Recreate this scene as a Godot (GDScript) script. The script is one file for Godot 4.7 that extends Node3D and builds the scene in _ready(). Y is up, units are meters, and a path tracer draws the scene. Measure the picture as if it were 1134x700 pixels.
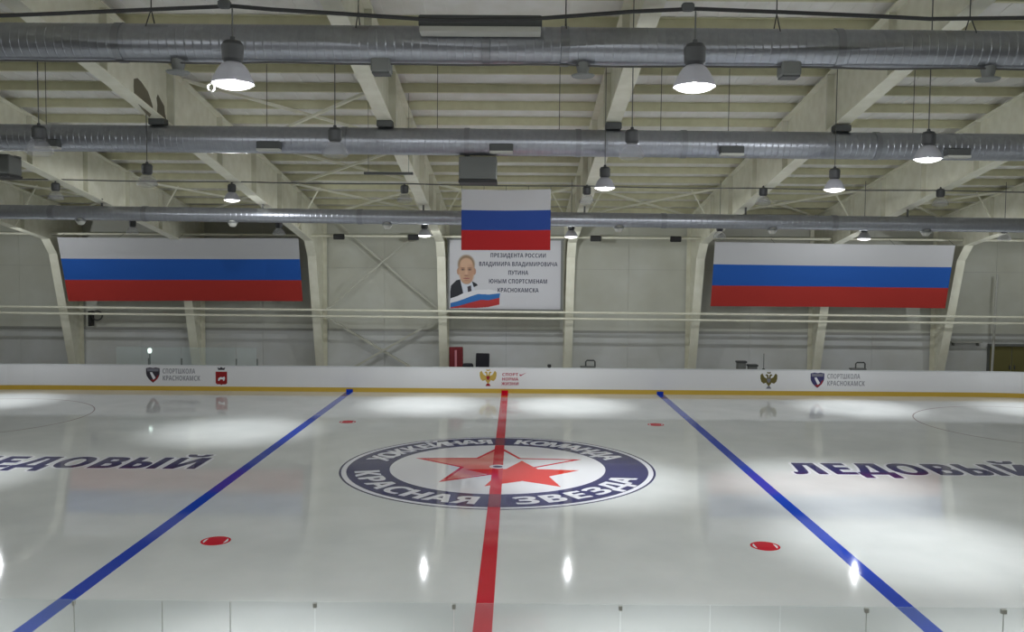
extends Node3D
# An indoor ice rink seen from the stand. Rink centre at the origin, x along the rink, z towards the viewer, ice surface at y = 0.

const FRAMES := [-27.25, -21.2, -15.15, -9.08, -3.03, 3.03, 9.08, 15.15, 21.2, 27.25]
const RIDGE := 8.5
const BACK := -18.75
const BOARD_Z := 14.87
const BOARD_X := 30.0
const CORNER := 8.5
const LAMP_COLOR := Color(0.975, 0.99, 1.0)
const BEAM := 44.0
const BEAM_ANGLE := 25.0
const SPILL := 6.0

var M := {}
var taken := {}
var base_line := 0.0
var bold: SystemFont
var rng := RandomNumberGenerator.new()

# ---------------------------------------------------------------- helpers

func mat(c: Color, rough := 0.6, metal := 0.0, spec := 0.5) -> StandardMaterial3D:
	var m := StandardMaterial3D.new()
	m.albedo_color = c
	m.roughness = rough
	m.metallic = metal
	m.metallic_specular = spec
	return m

func glow(c: Color, e: float) -> StandardMaterial3D:
	var m := mat(c, 0.4)
	m.emission_enabled = true
	m.emission = c
	m.emission_energy_multiplier = e
	return m

func mb() -> SurfaceTool:
	var st := SurfaceTool.new()
	st.begin(Mesh.PRIMITIVE_TRIANGLES)
	return st

func tri(st: SurfaceTool, a: Vector3, b: Vector3, c: Vector3, na: Vector3, nb: Vector3, nc: Vector3) -> void:
	# a, b, c counter-clockwise as seen from outside; Godot wants clockwise
	st.set_normal(na); st.add_vertex(a)
	st.set_normal(nc); st.add_vertex(c)
	st.set_normal(nb); st.add_vertex(b)

func quad(st: SurfaceTool, a: Vector3, b: Vector3, c: Vector3, d: Vector3) -> void:
	var n := (b - a).cross(c - a).normalized()
	if n.length() < 0.5:
		n = (c - a).cross(d - a).normalized()
	tri(st, a, b, c, n, n, n)
	tri(st, a, c, d, n, n, n)

func box(st: SurfaceTool, c: Vector3, s: Vector3, bs := Basis()) -> void:
	var h := s * 0.5
	var p := []
	for i in 8:
		p.append(c + bs * Vector3(h.x if i & 1 else -h.x, h.y if i & 2 else -h.y, h.z if i & 4 else -h.z))
	for f in [[0, 2, 3, 1], [4, 5, 7, 6], [0, 1, 5, 4], [2, 6, 7, 3], [0, 4, 6, 2], [1, 3, 7, 5]]:
		quad(st, p[f[0]], p[f[1]], p[f[2]], p[f[3]])

func cbox(st: SurfaceTool, c: Vector3, s: Vector3, r: float, bs := Basis()) -> void:
	# box with chamfered vertical (y) edges and top/bottom chamfers
	var h := s * 0.5
	var o := PackedVector2Array([Vector2(h.x - r, -h.z), Vector2(h.x, -h.z + r), Vector2(h.x, h.z - r), Vector2(h.x - r, h.z), Vector2(-h.x + r, h.z), Vector2(-h.x, h.z - r), Vector2(-h.x, -h.z + r), Vector2(-h.x + r, -h.z)])
	var rings := []
	for e in [[-h.y, 1.0], [-h.y + r, 0.0], [h.y - r, 0.0], [h.y, 1.0]]:
		var ring := []
		for v in o:
			ring.append(c + bs * Vector3(v.x - signf(v.x) * r * e[1] * 0.7, e[0], v.y - signf(v.y) * r * e[1] * 0.7))
		rings.append(ring)
	for k in 3:
		for i in 8:
			var j := (i + 1) % 8
			quad(st, rings[k][j], rings[k][i], rings[k + 1][i], rings[k + 1][j])
	for i in range(1, 7):
		quad(st, rings[3][0], rings[3][i + 1], rings[3][i], rings[3][0])
		quad(st, rings[0][0], rings[0][i], rings[0][i + 1], rings[0][0])

func bar(st: SurfaceTool, a: Vector3, b: Vector3, w: float, t: float, up := Vector3.UP) -> void:
	var y := (b - a).normalized()
	var x := y.cross(up).normalized()
	if x.length() < 0.5:
		x = y.cross(Vector3.RIGHT).normalized()
	box(st, (a + b) * 0.5, Vector3(w, a.distance_to(b), t), Basis(x, y, x.cross(y)))

func tube(st: SurfaceTool, pts: Array, r: float, sides := 8) -> void:
	var rings := []
	var norms := []
	var side := Vector3.ZERO
	for i in pts.size():
		var d: Vector3 = (pts[mini(i + 1, pts.size() - 1)] - pts[maxi(i - 1, 0)]).normalized()
		if i == 0:
			side = d.cross(Vector3.UP if absf(d.y) < 0.9 else Vector3.RIGHT).normalized()
		side = (side - d * side.dot(d)).normalized()
		var up := d.cross(side)
		var ring := []
		var nn := []
		for k in sides:
			var a := TAU * k / sides
			var n := side * cos(a) + up * sin(a)
			nn.append(n)
			ring.append(pts[i] + n * r)
		rings.append(ring)
		norms.append(nn)
	for i in pts.size() - 1:
		for k in sides:
			var j := (k + 1) % sides
			tri(st, rings[i][k], rings[i][j], rings[i + 1][j], norms[i][k], norms[i][j], norms[i + 1][j])
			tri(st, rings[i][k], rings[i + 1][j], rings[i + 1][k], norms[i][k], norms[i + 1][j], norms[i + 1][k])
	for k in range(1, sides - 1):
		quad(st, rings[0][0], rings[0][k + 1], rings[0][k], rings[0][0])
		quad(st, rings[-1][0], rings[-1][k], rings[-1][k + 1], rings[-1][0])

func lathe(st: SurfaceTool, prof: Array, o := Vector3.ZERO, seg := 28) -> void:
	# profile of (radius, y) from bottom to top, outside to the right
	for i in prof.size() - 1:
		var a: Vector2 = prof[i]
		var b: Vector2 = prof[i + 1]
		var e := (b - a).normalized()
		for k in seg:
			var t0 := TAU * k / seg
			var t1 := TAU * (k + 1) / seg
			var d0 := Vector3(cos(t0), 0, -sin(t0))
			var d1 := Vector3(cos(t1), 0, -sin(t1))
			var n0 := d0 * e.y + Vector3.UP * -e.x
			var n1 := d1 * e.y + Vector3.UP * -e.x
			var p0 := o + d0 * a.x + Vector3.UP * a.y
			var p1 := o + d1 * a.x + Vector3.UP * a.y
			var p2 := o + d1 * b.x + Vector3.UP * b.y
			var p3 := o + d0 * b.x + Vector3.UP * b.y
			if a.x > 0.0:
				tri(st, p0, p1, p2, n0, n1, n1)
			if b.x > 0.0:
				tri(st, p0, p2, p3, n0, n1, n0)

func plate(st: SurfaceTool, poly: PackedVector2Array, xf: Transform3D, depth: float) -> void:
	# a 2D outline (x right, y up) extruded along +z of xf
	if Geometry2D.is_polygon_clockwise(poly):
		poly.reverse()
	var id := Geometry2D.triangulate_polygon(poly)
	var n := xf.basis.z.normalized()
	for i in range(0, id.size(), 3):
		var a := poly[id[i]]
		var b := poly[id[i + 1]]
		var c := poly[id[i + 2]]
		if (b - a).cross(c - a) < 0.0:
			var t := b
			b = c
			c = t
		tri(st, xf * Vector3(a.x, a.y, depth), xf * Vector3(b.x, b.y, depth), xf * Vector3(c.x, c.y, depth), n, n, n)
		tri(st, xf * Vector3(a.x, a.y, 0), xf * Vector3(c.x, c.y, 0), xf * Vector3(b.x, b.y, 0), -n, -n, -n)
	for i in poly.size():
		var a := poly[i]
		var b := poly[(i + 1) % poly.size()]
		quad(st, xf * Vector3(a.x, a.y, 0), xf * Vector3(b.x, b.y, 0), xf * Vector3(b.x, b.y, depth), xf * Vector3(a.x, a.y, depth))

func ring(st: SurfaceTool, c: Vector3, r0: float, r1: float, t: float, seg := 96, a0 := 0.0, a1 := TAU) -> void:
	# a flat ring on the ground, thickness t
	for k in seg:
		var p := []
		for e in [[r0, k], [r1, k], [r1, k + 1], [r0, k + 1]]:
			var a: float = a0 + (a1 - a0) * e[1] / seg
			p.append(c + Vector3(sin(a) * e[0], 0, cos(a) * e[0]))
		var u := Vector3(0, t, 0)
		quad(st, p[0] + u, p[1] + u, p[2] + u, p[3] + u)
		quad(st, p[1], p[2], p[2] + u, p[1] + u)
		if r0 > 0.0:
			quad(st, p[3], p[0], p[0] + u, p[3] + u)

func flat(st: SurfaceTool, x0: float, x1: float, z0: float, z1: float, y0: float, y1: float) -> void:
	box(st, Vector3((x0 + x1) / 2, (y0 + y1) / 2, (z0 + z1) / 2), Vector3(x1 - x0, y1 - y0, z1 - z0))

func text(st: SurfaceTool, s: String, xf: Transform3D, cap: float, wide := 1.0, depth := 0.004, thicker := 0.0) -> float:
	# letters with baseline centre at xf.origin; cap height in metres; returns the width
	var t := TextMesh.new()
	t.font = bold
	t.font_size = 96
	t.pixel_size = 1.0 / 96.0
	t.depth = depth
	t.curve_step = 1.5
	t.text = s
	var k := cap / 0.714
	var ar := ArrayMesh.new()
	ar.add_surface_from_arrays(Mesh.PRIMITIVE_TRIANGLES, t.get_mesh_arrays())
	# strokes are thickened by laying the letters down again, shifted a little to all sides
	var n := 8 if thicker > 0.0 else 1
	for i in n:
		var d := Vector3(cos(TAU * i / n), sin(TAU * i / n), 0) * thicker + Vector3(0, 0, 0.0003 * i if n > 1 else 0.0)
		st.append_from(ar, 0, xf * Transform3D(Basis.from_scale(Vector3(k * wide, k, 1)), Vector3(0, -base_line * k, depth / 2) + d))
	return t.get_aabb().size.x * k * wide

func part(called: String, st: SurfaceTool, m: Material, parent: Node) -> MeshInstance3D:
	var o := MeshInstance3D.new()
	o.name = called
	o.mesh = st.commit()
	o.material_override = m
	parent.add_child(o, true)
	return o

func numbered(called: String) -> String:
	var n: int = taken.get(called, 0)
	taken[called] = n + 1
	return called if n == 0 else "%s_%03d" % [called, n]

func tag(o: Node, label: String, category: String, group := "", kind := "") -> void:
	o.set_meta("label", label)
	o.set_meta("category", category)
	if group:
		o.set_meta("group", group)
	if kind:
		o.set_meta("kind", kind)

func thing(called: String, label: String, category: String, at := Vector3.ZERO, group := "", kind := "") -> Node3D:
	var o := Node3D.new()
	o.name = numbered(called)
	o.position = at
	add_child(o)
	tag(o, label, category, group, kind)
	return o

func rafter_low(z: float) -> float:
	return 9.35 + 0.158 * (z if z < RIDGE else 2.0 * RIDGE - z)

func roof_low(z: float) -> float:
	return 10.93 + 0.145 * (z if z < RIDGE else 2.0 * RIDGE - z)

func noise_tex(freq: float, lo: Color, hi: Color, size := 512) -> NoiseTexture2D:
	var n := FastNoiseLite.new()
	n.seed = 7
	n.frequency = freq
	n.fractal_octaves = 4
	var g := Gradient.new()
	g.set_color(0, lo)
	g.set_color(1, hi)
	var t := NoiseTexture2D.new()
	t.width = size
	t.height = size
	t.seamless = true
	t.noise = n
	t.color_ramp = g
	return t

func worn(m: StandardMaterial3D, tex: Texture2D, scale: float) -> StandardMaterial3D:
	m.albedo_texture = tex
	m.uv1_triplanar = true
	m.uv1_world_triplanar = true
	m.uv1_scale = Vector3.ONE * scale
	return m

# ---------------------------------------------------------------- scene

func _ready() -> void:
	rng.seed = 11
	# camera
	var cam := Camera3D.new()
	cam.name = "camera"
	cam.fov = 39.8
	cam.near = 0.05
	cam.far = 200.0
	cam.position = Vector3(0.486, 5.613, 24.597)
	cam.rotation = Vector3(-0.05305, 0.00457, 0.00735)
	add_child(cam)
	cam.current = true
	# a closed hall at night: nothing but its own lamps
	var we := WorldEnvironment.new()
	we.name = "world_environment"
	var env := Environment.new()
	env.background_mode = Environment.BG_COLOR
	env.background_color = Color(0.02, 0.025, 0.03)
	env.tonemap_mode = Environment.TONE_MAPPER_LINEAR
	env.tonemap_exposure = 1.06
	env.sdfgi_enabled = true
	env.ssao_enabled = true
	env.ssil_enabled = true
	we.environment = env
	add_child(we)

	materials()
	bold = SystemFont.new()
	bold.font_names = PackedStringArray(["Droid Sans"])
	bold.font_weight = 700
	var h := TextMesh.new()
	h.font = bold
	h.font_size = 96
	h.pixel_size = 1.0 / 96.0
	h.text = "Н"
	base_line = h.get_aabb().position.y

	floors()
	walls()
	ceiling()
	frames()
	boards()
	ice_markings()
	rails_and_braces()
	ducts()
	flags()
	poster()
	lamps()
	cables()
	glass()
	board_prints()
	bench_side()

func materials() -> void:
	var grime := noise_tex(0.012, Color(0.93, 0.925, 0.90), Color(1, 1, 1))
	M.ice = mat(Color(0.91, 0.92, 0.915), 0.05, 0.0, 0.36)
	M.ice.albedo_texture = noise_tex(0.01, Color(0.95, 0.955, 0.955), Color(1, 1, 1))
	M.ice.uv1_triplanar = true
	M.ice.uv1_world_triplanar = true
	M.ice.uv1_scale = Vector3.ONE * 0.09
	M.red = mat(Color(0.84, 0.10, 0.20), 0.05, 0.0, 0.36)
	M.blue = mat(Color(0.14, 0.28, 0.75), 0.05, 0.0, 0.36)
	M.navy = mat(Color(0.20, 0.20, 0.42), 0.05, 0.0, 0.36)
	M.mauve = mat(Color(0.55, 0.14, 0.26), 0.05, 0.0, 0.36)
	M.print_white = mat(Color(0.95, 0.95, 0.97), 0.05, 0.0, 0.36)
	M.star_pale = mat(Color(0.92, 0.55, 0.52), 0.05, 0.0, 0.36)
	M.star_red = mat(Color(0.90, 0.22, 0.18), 0.05, 0.0, 0.36)
	M.faint = mat(Color(0.66, 0.60, 0.60), 0.05, 0.0, 0.36)
	M.concrete = worn(mat(Color(0.60, 0.60, 0.59), 0.85), grime, 0.2)
	M.wall = worn(mat(Color(0.84, 0.845, 0.81), 0.55), grime, 0.06)
	M.wall_low = worn(mat(Color(0.87, 0.88, 0.885), 0.5), grime, 0.06)
	M.wall_darkened = worn(mat(Color(0.5, 0.5, 0.49), 0.8), grime, 0.1)  # unseen near wall, coloured dark so the duct tops reflect dark
	M.seam = mat(Color(0.66, 0.66, 0.64), 0.7)
	M.roof = worn(mat(Color(0.96, 0.955, 0.945), 0.6), grime, 0.15)
	M.purlin = worn(mat(Color(0.86, 0.85, 0.73), 0.5), grime, 0.3)
	M.steel = worn(mat(Color(0.95, 0.945, 0.88), 0.5), grime, 0.25)
	M.plate = worn(mat(Color(0.87, 0.865, 0.80), 0.5), grime, 0.25)
	M.stain = mat(Color(0.45, 0.43, 0.36), 0.8)
	M.zinc = mat(Color(0.66, 0.67, 0.70), 0.36, 0.9)
	M.zinc.albedo_texture = noise_tex(0.03, Color(0.93, 0.93, 0.93), Color(1, 1, 1), 256)
	M.zinc.uv1_triplanar = true
	M.zinc.uv1_scale = Vector3.ONE * 0.8
	M.band = mat(Color(0.58, 0.59, 0.61), 0.36, 0.9)
	M.dark = mat(Color(0.30, 0.31, 0.31), 0.6)
	M.grey = mat(Color(0.46, 0.47, 0.46), 0.55)
	M.pale = mat(Color(0.72, 0.72, 0.69), 0.5)
	M.brace = mat(Color(0.78, 0.78, 0.73), 0.55)
	M.ink_faint = mat(Color(0.60, 0.60, 0.63), 0.5)
	M.casing = mat(Color(0.38, 0.39, 0.38), 0.55)
	M.black = mat(Color(0.15, 0.15, 0.15), 0.6)
	M.wire = mat(Color(0.33, 0.33, 0.32), 0.6)
	M.cap = mat(Color(0.235, 0.24, 0.245), 0.5)
	M.shade = mat(Color(0.66, 0.66, 0.68, 0.2), 0.3)
	M.shade.transparency = BaseMaterial3D.TRANSPARENCY_ALPHA
	M.shade_lit = mat(Color(0.66, 0.66, 0.69), 0.35)
	M.lens_off = mat(Color(0.70, 0.71, 0.72, 0.15), 0.3)
	M.lens_off.transparency = BaseMaterial3D.TRANSPARENCY_ALPHA
	M.lens_on = glow(Color(1.0, 0.99, 0.97), 3.0)
	M.board = mat(Color(0.93, 0.93, 0.94), 0.3)
	M.board_cap = mat(Color(0.86, 0.87, 0.88), 0.35)
	M.kick = mat(Color(0.83, 0.69, 0.27), 0.35)
	M.glass = mat(Color(0.80, 0.90, 0.90, 0.10), 0.04)
	M.glass.transparency = BaseMaterial3D.TRANSPARENCY_ALPHA
	M.cloth_white = mat(Color(0.75, 0.75, 0.76), 0.85)
	M.cloth_blue = mat(Color(0.10, 0.34, 0.68), 0.85)
	M.cloth_red = mat(Color(0.68, 0.18, 0.15), 0.85)
	for k in ["cloth_white", "cloth_blue", "cloth_red"]:
		M[k].backlight_enabled = true
		M[k].backlight = Color(0.12, 0.12, 0.12)
	M.flag_blue = mat(Color(0.15, 0.28, 0.58), 0.85)
	M.flag_red = mat(Color(0.70, 0.12, 0.13), 0.85)
	M.ink = mat(Color(0.20, 0.21, 0.30), 0.5)
	M.ink_red = mat(Color(0.72, 0.20, 0.32), 0.5)
	M.ink_grey = mat(Color(0.50, 0.50, 0.54), 0.5)
	M.gold = mat(Color(0.78, 0.66, 0.30), 0.45)
	M.olive = mat(Color(0.42, 0.38, 0.16), 0.5)
	M.crest_red = mat(Color(0.62, 0.08, 0.10), 0.45)
	M.crest_blue = mat(Color(0.20, 0.18, 0.40), 0.45)
	M.crest_black = mat(Color(0.22, 0.20, 0.24), 0.45)
	M.maroon = mat(Color(0.42, 0.05, 0.09), 0.7)
	M.pink = mat(Color(0.78, 0.50, 0.54), 0.6)
	M.fabric_dark = mat(Color(0.13, 0.13, 0.16), 0.8)
	M.door = mat(Color(0.47, 0.45, 0.27), 0.55)

# ---------------------------------------------------------------- the building

func loop(off: float) -> PackedVector2Array:
	# outline of the rink (x, z), grown outwards by off
	var p := PackedVector2Array()
	for q in [[1, 1, 0], [-1, 1, 1], [-1, -1, 2], [1, -1, 3]]:
		for k in 13:
			var a: float = PI / 2 * (q[2] + k / 12.0)
			p.append(Vector2(q[0] * (BOARD_X - CORNER) + cos(a) * (CORNER + off), q[1] * (BOARD_Z - CORNER) + sin(a) * (CORNER + off)))
	return p

func loop_wall(st: SurfaceTool, o0: float, o1: float, y0: float, y1: float) -> void:
	var a := loop(o0)
	var b := loop(o1)
	for i in a.size():
		var j := (i + 1) % a.size()
		var ai := Vector3(a[i].x, 0, a[i].y)
		var aj := Vector3(a[j].x, 0, a[j].y)
		var bi := Vector3(b[i].x, 0, b[i].y)
		var bj := Vector3(b[j].x, 0, b[j].y)
		var u0 := Vector3(0, y0, 0)
		var u1 := Vector3(0, y1, 0)
		quad(st, ai + u0, aj + u0, aj + u1, ai + u1)
		quad(st, bj + u0, bi + u0, bi + u1, bj + u1)
		quad(st, ai + u1, aj + u1, bj + u1, bi + u1)
		quad(st, aj + u0, ai + u0, bi + u0, bj + u0)

func floors() -> void:
	var st := mb()
	flat(st, -36.2, 36.2, BACK - 0.2, 2 * RIDGE - BACK + 0.2, -0.35, -0.05)
	tag(part("hall_floor", st, M.concrete, self), "grey concrete hall floor around the ice rink behind the boards", "floor", "", "structure")
	st = mb()
	var xf := Transform3D(Basis(Vector3.RIGHT, Vector3.FORWARD, Vector3.UP), Vector3(0, -0.05, 0))
	var p := PackedVector2Array()
	for v in loop(0.02):
		p.append(Vector2(v.x, -v.y))
	plate(st, p, xf, 0.05)
	tag(part("floor", st, M.ice, self), "glossy white ice sheet with painted hockey lines and a team logo", "ice", "", "structure")

func wall_node(called: String, label: String) -> Node3D:
	return thing(called, label, "wall", Vector3.ZERO, "", "structure")

func walls() -> void:
	var w := wall_node("wall_back", "pale grey panelled hall wall behind the far rink boards")
	var st := mb()
	flat(st, -36, 36, BACK - 0.2, BACK - 0.03, -0.05, 8.6)
	part("backing", st, M.seam, w)
	# sandwich panels, two to a bay, in three courses with narrow joints
	for i in FRAMES.size() - 1:
		for half in 2:
			var x0: float = lerpf(FRAMES[i], FRAMES[i + 1], half * 0.5) + 0.005
			var x1: float = lerpf(FRAMES[i], FRAMES[i + 1], half * 0.5 + 0.5) - 0.005
			for c in [[0.0, 2.5, 0.02], [2.62, 5.65, 0.0], [5.66, 8.28, 0.0]]:
				st = mb()
				flat(st, x0, x1, BACK - 0.03, BACK + c[2], c[0], c[1])
				part("wall_panel", st, M.wall_low if c[0] == 0.0 else M.wall, w)
	for s in [-1, 1]:
		st = mb()
		flat(st, minf(s * 27.26, s * 36.0), maxf(s * 27.26, s * 36.0), BACK - 0.03, BACK, -0.05, 8.5)
		part("wall_panel", st, M.wall, w)
	st = mb()
	flat(st, -27.2, 27.2, BACK - 0.03, BACK + 0.05, 2.5, 2.62)
	part("ledge", st, M.seam, w)
	var near := 2 * RIDGE - BACK
	w = wall_node("wall_front", "unseen hall wall behind the spectator stand, coloured dark to darken the duct tops")
	st = mb()
	flat(st, -36, 36, near, near + 0.2, -0.05, 8.6)
	part("wall_panel", st, M.wall_darkened, w)
	for s in [-1, 1]:
		w = wall_node("wall_left" if s < 0 else "wall_right", "grey gable wall past the %s end of the rink" % ("left" if s < 0 else "right"))
		st = mb()
		var xf := Transform3D(Basis(Vector3.FORWARD, Vector3.UP, Vector3.RIGHT), Vector3(s * 36.0 - (0.2 if s < 0 else 0.0), 0, 0))
		plate(st, PackedVector2Array([Vector2(-near, -0.05), Vector2(-BACK, -0.05), Vector2(-BACK, 8.5), Vector2(-RIDGE, 12.45), Vector2(-near, 8.5)]), xf, 0.2)
		part("wall_panel", st, M.wall, w)

func ceiling() -> void:
	var c := thing("ceiling", "beige metal roof deck on rows of pale purlins", "ceiling", Vector3.ZERO, "", "structure")
	var slope := atan(0.145)
	for side in [0, 1]:
		var bs := Basis(Vector3.RIGHT, -slope if side == 0 else slope)
		# roof panels, one strip to a bay
		var xs := [-36.2] + FRAMES + [36.2]
		for i in xs.size() - 1:
			var st := mb()
			var z0 := BACK - 0.3
			var zm := (z0 + RIDGE) / 2
			var y := roof_low(zm) + 0.26
			var z := zm if side == 0 else 2 * RIDGE - zm
			var ln := (RIDGE - z0) / cos(slope) + 0.02
			box(st, Vector3((xs[i] + xs[i + 1]) / 2, y + 0.08, z), Vector3(xs[i + 1] - xs[i] - 0.01, 0.16, ln), bs)
			# shallow ribs of the deck
			if side == 0:
				for k in 12:
					var x: float = lerpf(xs[i], xs[i + 1], (k + 0.5) / 12.0)
					box(st, Vector3(x, y - 0.008, z), Vector3(0.12, 0.018, ln), bs)
			part("roof_panel", st, M.roof, c)
		# purlins: thin Z sections, 1.5 m apart
		var n := 18
		for k in n:
			var z := 7.82 - 1.5 * k
			if z < BACK + 0.1:
				break
			var y := roof_low(z)
			if side == 1:
				z = 2 * RIDGE - z
			var st := mb()
			var f := 1.0 if side == 0 else -1.0
			box(st, Vector3(0, y + 0.125, z), Vector3(71.9, 0.25, 0.012), bs)
			box(st, Vector3(0, y + 0.006, z - 0.035 * f), Vector3(71.9, 0.012, 0.07), bs)
			box(st, Vector3(0, y + 0.244, z + 0.035 * f), Vector3(71.9, 0.012, 0.07), bs)
			part("purlin", st, M.purlin, c)
	# diagonal bracing under the purlins
	for i in FRAMES.size() - 1:
		var bays := [[-11.9, -17.9]]
		if i == 3:
			bays = [[-0.1, -6.0], [-6.0, -11.9], [-11.9, -17.9]]
		for b in bays:
			for s in [0, 1]:
				var st := mb()
				var xa: float = FRAMES[i] + 0.2
				var xb: float = FRAMES[i + 1] - 0.2
				var za: float = b[s]
				var zb: float = b[1 - s]
				var dy: float = 0.07 + 0.09 * s
				bar(st, Vector3(xa, roof_low(za) - dy, za), Vector3(xb, roof_low(zb) - dy, zb), 0.1, 0.08)
				part("brace", st, M.steel, c)

func strip(st: SurfaceTool, pts: Array, w: float, t: float) -> void:
	# a flange: flat bar w wide in x, following points (z, y)
	for i in pts.size() - 1:
		var a: Vector2 = pts[i]
		var b: Vector2 = pts[i + 1]
		var d := (b - a).normalized() * t * 0.45
		bar(st, Vector3(0, a.y - d.y, a.x - d.x), Vector3(0, b.y + d.y, b.x + d.x), w, t, Vector3(0, d.x, -d.y).normalized())

func make_frame() -> Node3D:
	var r := Node3D.new()
	for side in [0, 1]:
		var f := func(v: Vector2) -> Vector2: return v if side == 0 else Vector2(2 * RIDGE - v.x, v.y)
		var inner := [Vector2(-18.15, -0.05), Vector2(-16.25, 6.2), Vector2(-15.6, 6.88), Vector2(-14.2, rafter_low(-14.2)), Vector2(RIDGE, rafter_low(RIDGE))].map(f)
		var outer := [Vector2(-18.62, -0.05), Vector2(-18.62, 8.2), Vector2(RIDGE, roof_low(RIDGE) - 0.03)].map(f)
		var web := Transform3D(Basis(Vector3.BACK, Vector3.UP, Vector3.LEFT), Vector3(0.009, 0, 0))
		# column
		var st := mb()
		plate(st, PackedVector2Array([outer[0], inner[0], inner[1], outer[1]]), web, 0.018)
		strip(st, [inner[0], inner[1]], 0.4, 0.03)
		strip(st, [outer[0], outer[1]], 0.4, 0.03)
		part("column", st, M.steel, r)
		# rafter with its haunched knee
		st = mb()
		plate(st, PackedVector2Array([outer[1], inner[1], inner[2], inner[3], inner[4], outer[2]]), web, 0.018)
		strip(st, [inner[1], inner[2], inner[3], inner[4]], 0.4, 0.03)
		strip(st, [outer[1], outer[2]], 0.4, 0.03)
		part("rafter", st, M.steel, r)
		# stiffeners and bolted end plates welded across the web
		for e in [[-13.6, 0.02, 0.18], [-10.4, 0.02, 0.18], [-7.0, 0.02, 0.18], [-3.4, 0.02, 0.18], [0.55, 0.07, 0.2], [4.4, 0.02, 0.18]]:
			st = mb()
			var z: float = e[0]
			var lo := rafter_low(z) + 0.01
			var hi := roof_low(z) - 0.06
			var zz: float = z if side == 0 else 2 * RIDGE - z
			for s in [-1, 1]:
				box(st, Vector3(s * e[2] / 2, (lo + hi) / 2, zz), Vector3(e[2], hi - lo, e[1]))
			part("splice_plate" if e[1] > 0.05 else "stiffener", st, M.plate, r)
		# slanted stays from the bottom flange up to a purlin
		for z in [-12.9]:
			for s in [-1, 1]:
				st = mb()
				var zz: float = z if side == 0 else 2 * RIDGE - z
				bar(st, Vector3(s * 0.18, rafter_low(z) + 0.04, zz), Vector3(s * 1.15, roof_low(z) + 0.02, zz), 0.06, 0.05)
				part("stay", st, M.steel, r)
	return r

func frames() -> void:
	var words := ["white steel frame past the left edge of the picture", "white steel frame whose bent column stands at the left end of the left wall flag", "white steel frame whose column foot shows under the middle of the left wall flag", "white steel frame with a stained rafter at the right end of the left wall flag", "white steel frame whose column stands just left of the poster", "white steel frame whose column stands just right of the poster", "white steel frame whose column stands at the left end of the right wall flag", "white steel frame whose column foot shows under the middle of the right wall flag", "white steel frame whose bent column stands at the right end of the right wall flag", "white steel frame past the right edge of the picture"]
	var first := make_frame()
	for i in FRAMES.size():
		var o: Node3D = first if i == 0 else first.duplicate()
		o.name = numbered("portal_frame")
		o.position = Vector3(FRAMES[i], 0, 0)
		add_child(o)
		tag(o, words[i], "steel frame", "white portal frames of the hall", "structure")
		if i == 3:
			for s in [[2.1, 9.95, 0.55, 0.42], [0.95, 9.75, 0.32, 0.40]]:
				var st := mb()
				var p := PackedVector2Array()
				for k in 14:
					var a := TAU * k / 14
					var rr := rng.randf_range(0.75, 1.15)
					p.append(Vector2(-s[0] + cos(a) * s[2] * rr, s[1] + sin(a) * s[3] * rr - cos(a) * 0.15))
				plate(st, p, Transform3D(Basis(Vector3.FORWARD, Vector3.UP, Vector3.RIGHT), Vector3(0.0095, 0, 0)), 0.001)
				part("rust_stain", st, M.stain, o)

func boards() -> void:
	var b := thing("rink_boards", "white rink boards with a yellow kick strip running round the ice", "rink boards")
	var st := mb()
	loop_wall(st, 0.0, 0.12, 0.2, 1.13)
	part("white_facing", st, M.board, b)
	st = mb()
	loop_wall(st, -0.012, 0.12, 0.0, 0.2)
	part("kick_strip", st, M.kick, b)
	st = mb()
	loop_wall(st, -0.015, 0.135, 1.13, 1.17)
	part("top_rail", st, M.board_cap, b)
	# the painted lines go on up the far kick strip
	for e in [[-7.06, M.blue], [0.0, M.red], [7.06, M.blue]]:
		st = mb()
		flat(st, e[0] - 0.15, e[0] + 0.15, -BOARD_Z + 0.012, -BOARD_Z + 0.016, 0.0, 0.13)
		part("line_mark", st, e[1], b)

# ---------------------------------------------------------------- paint in the ice

func star(c: Vector2, R: float, r: float) -> PackedVector2Array:
	var p := PackedVector2Array()
	for k in 10:
		var a := PI * k / 5.0
		var q := R if k % 2 == 0 else r
		p.append(c + Vector2(sin(a), cos(a)) * q)
	return p

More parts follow.
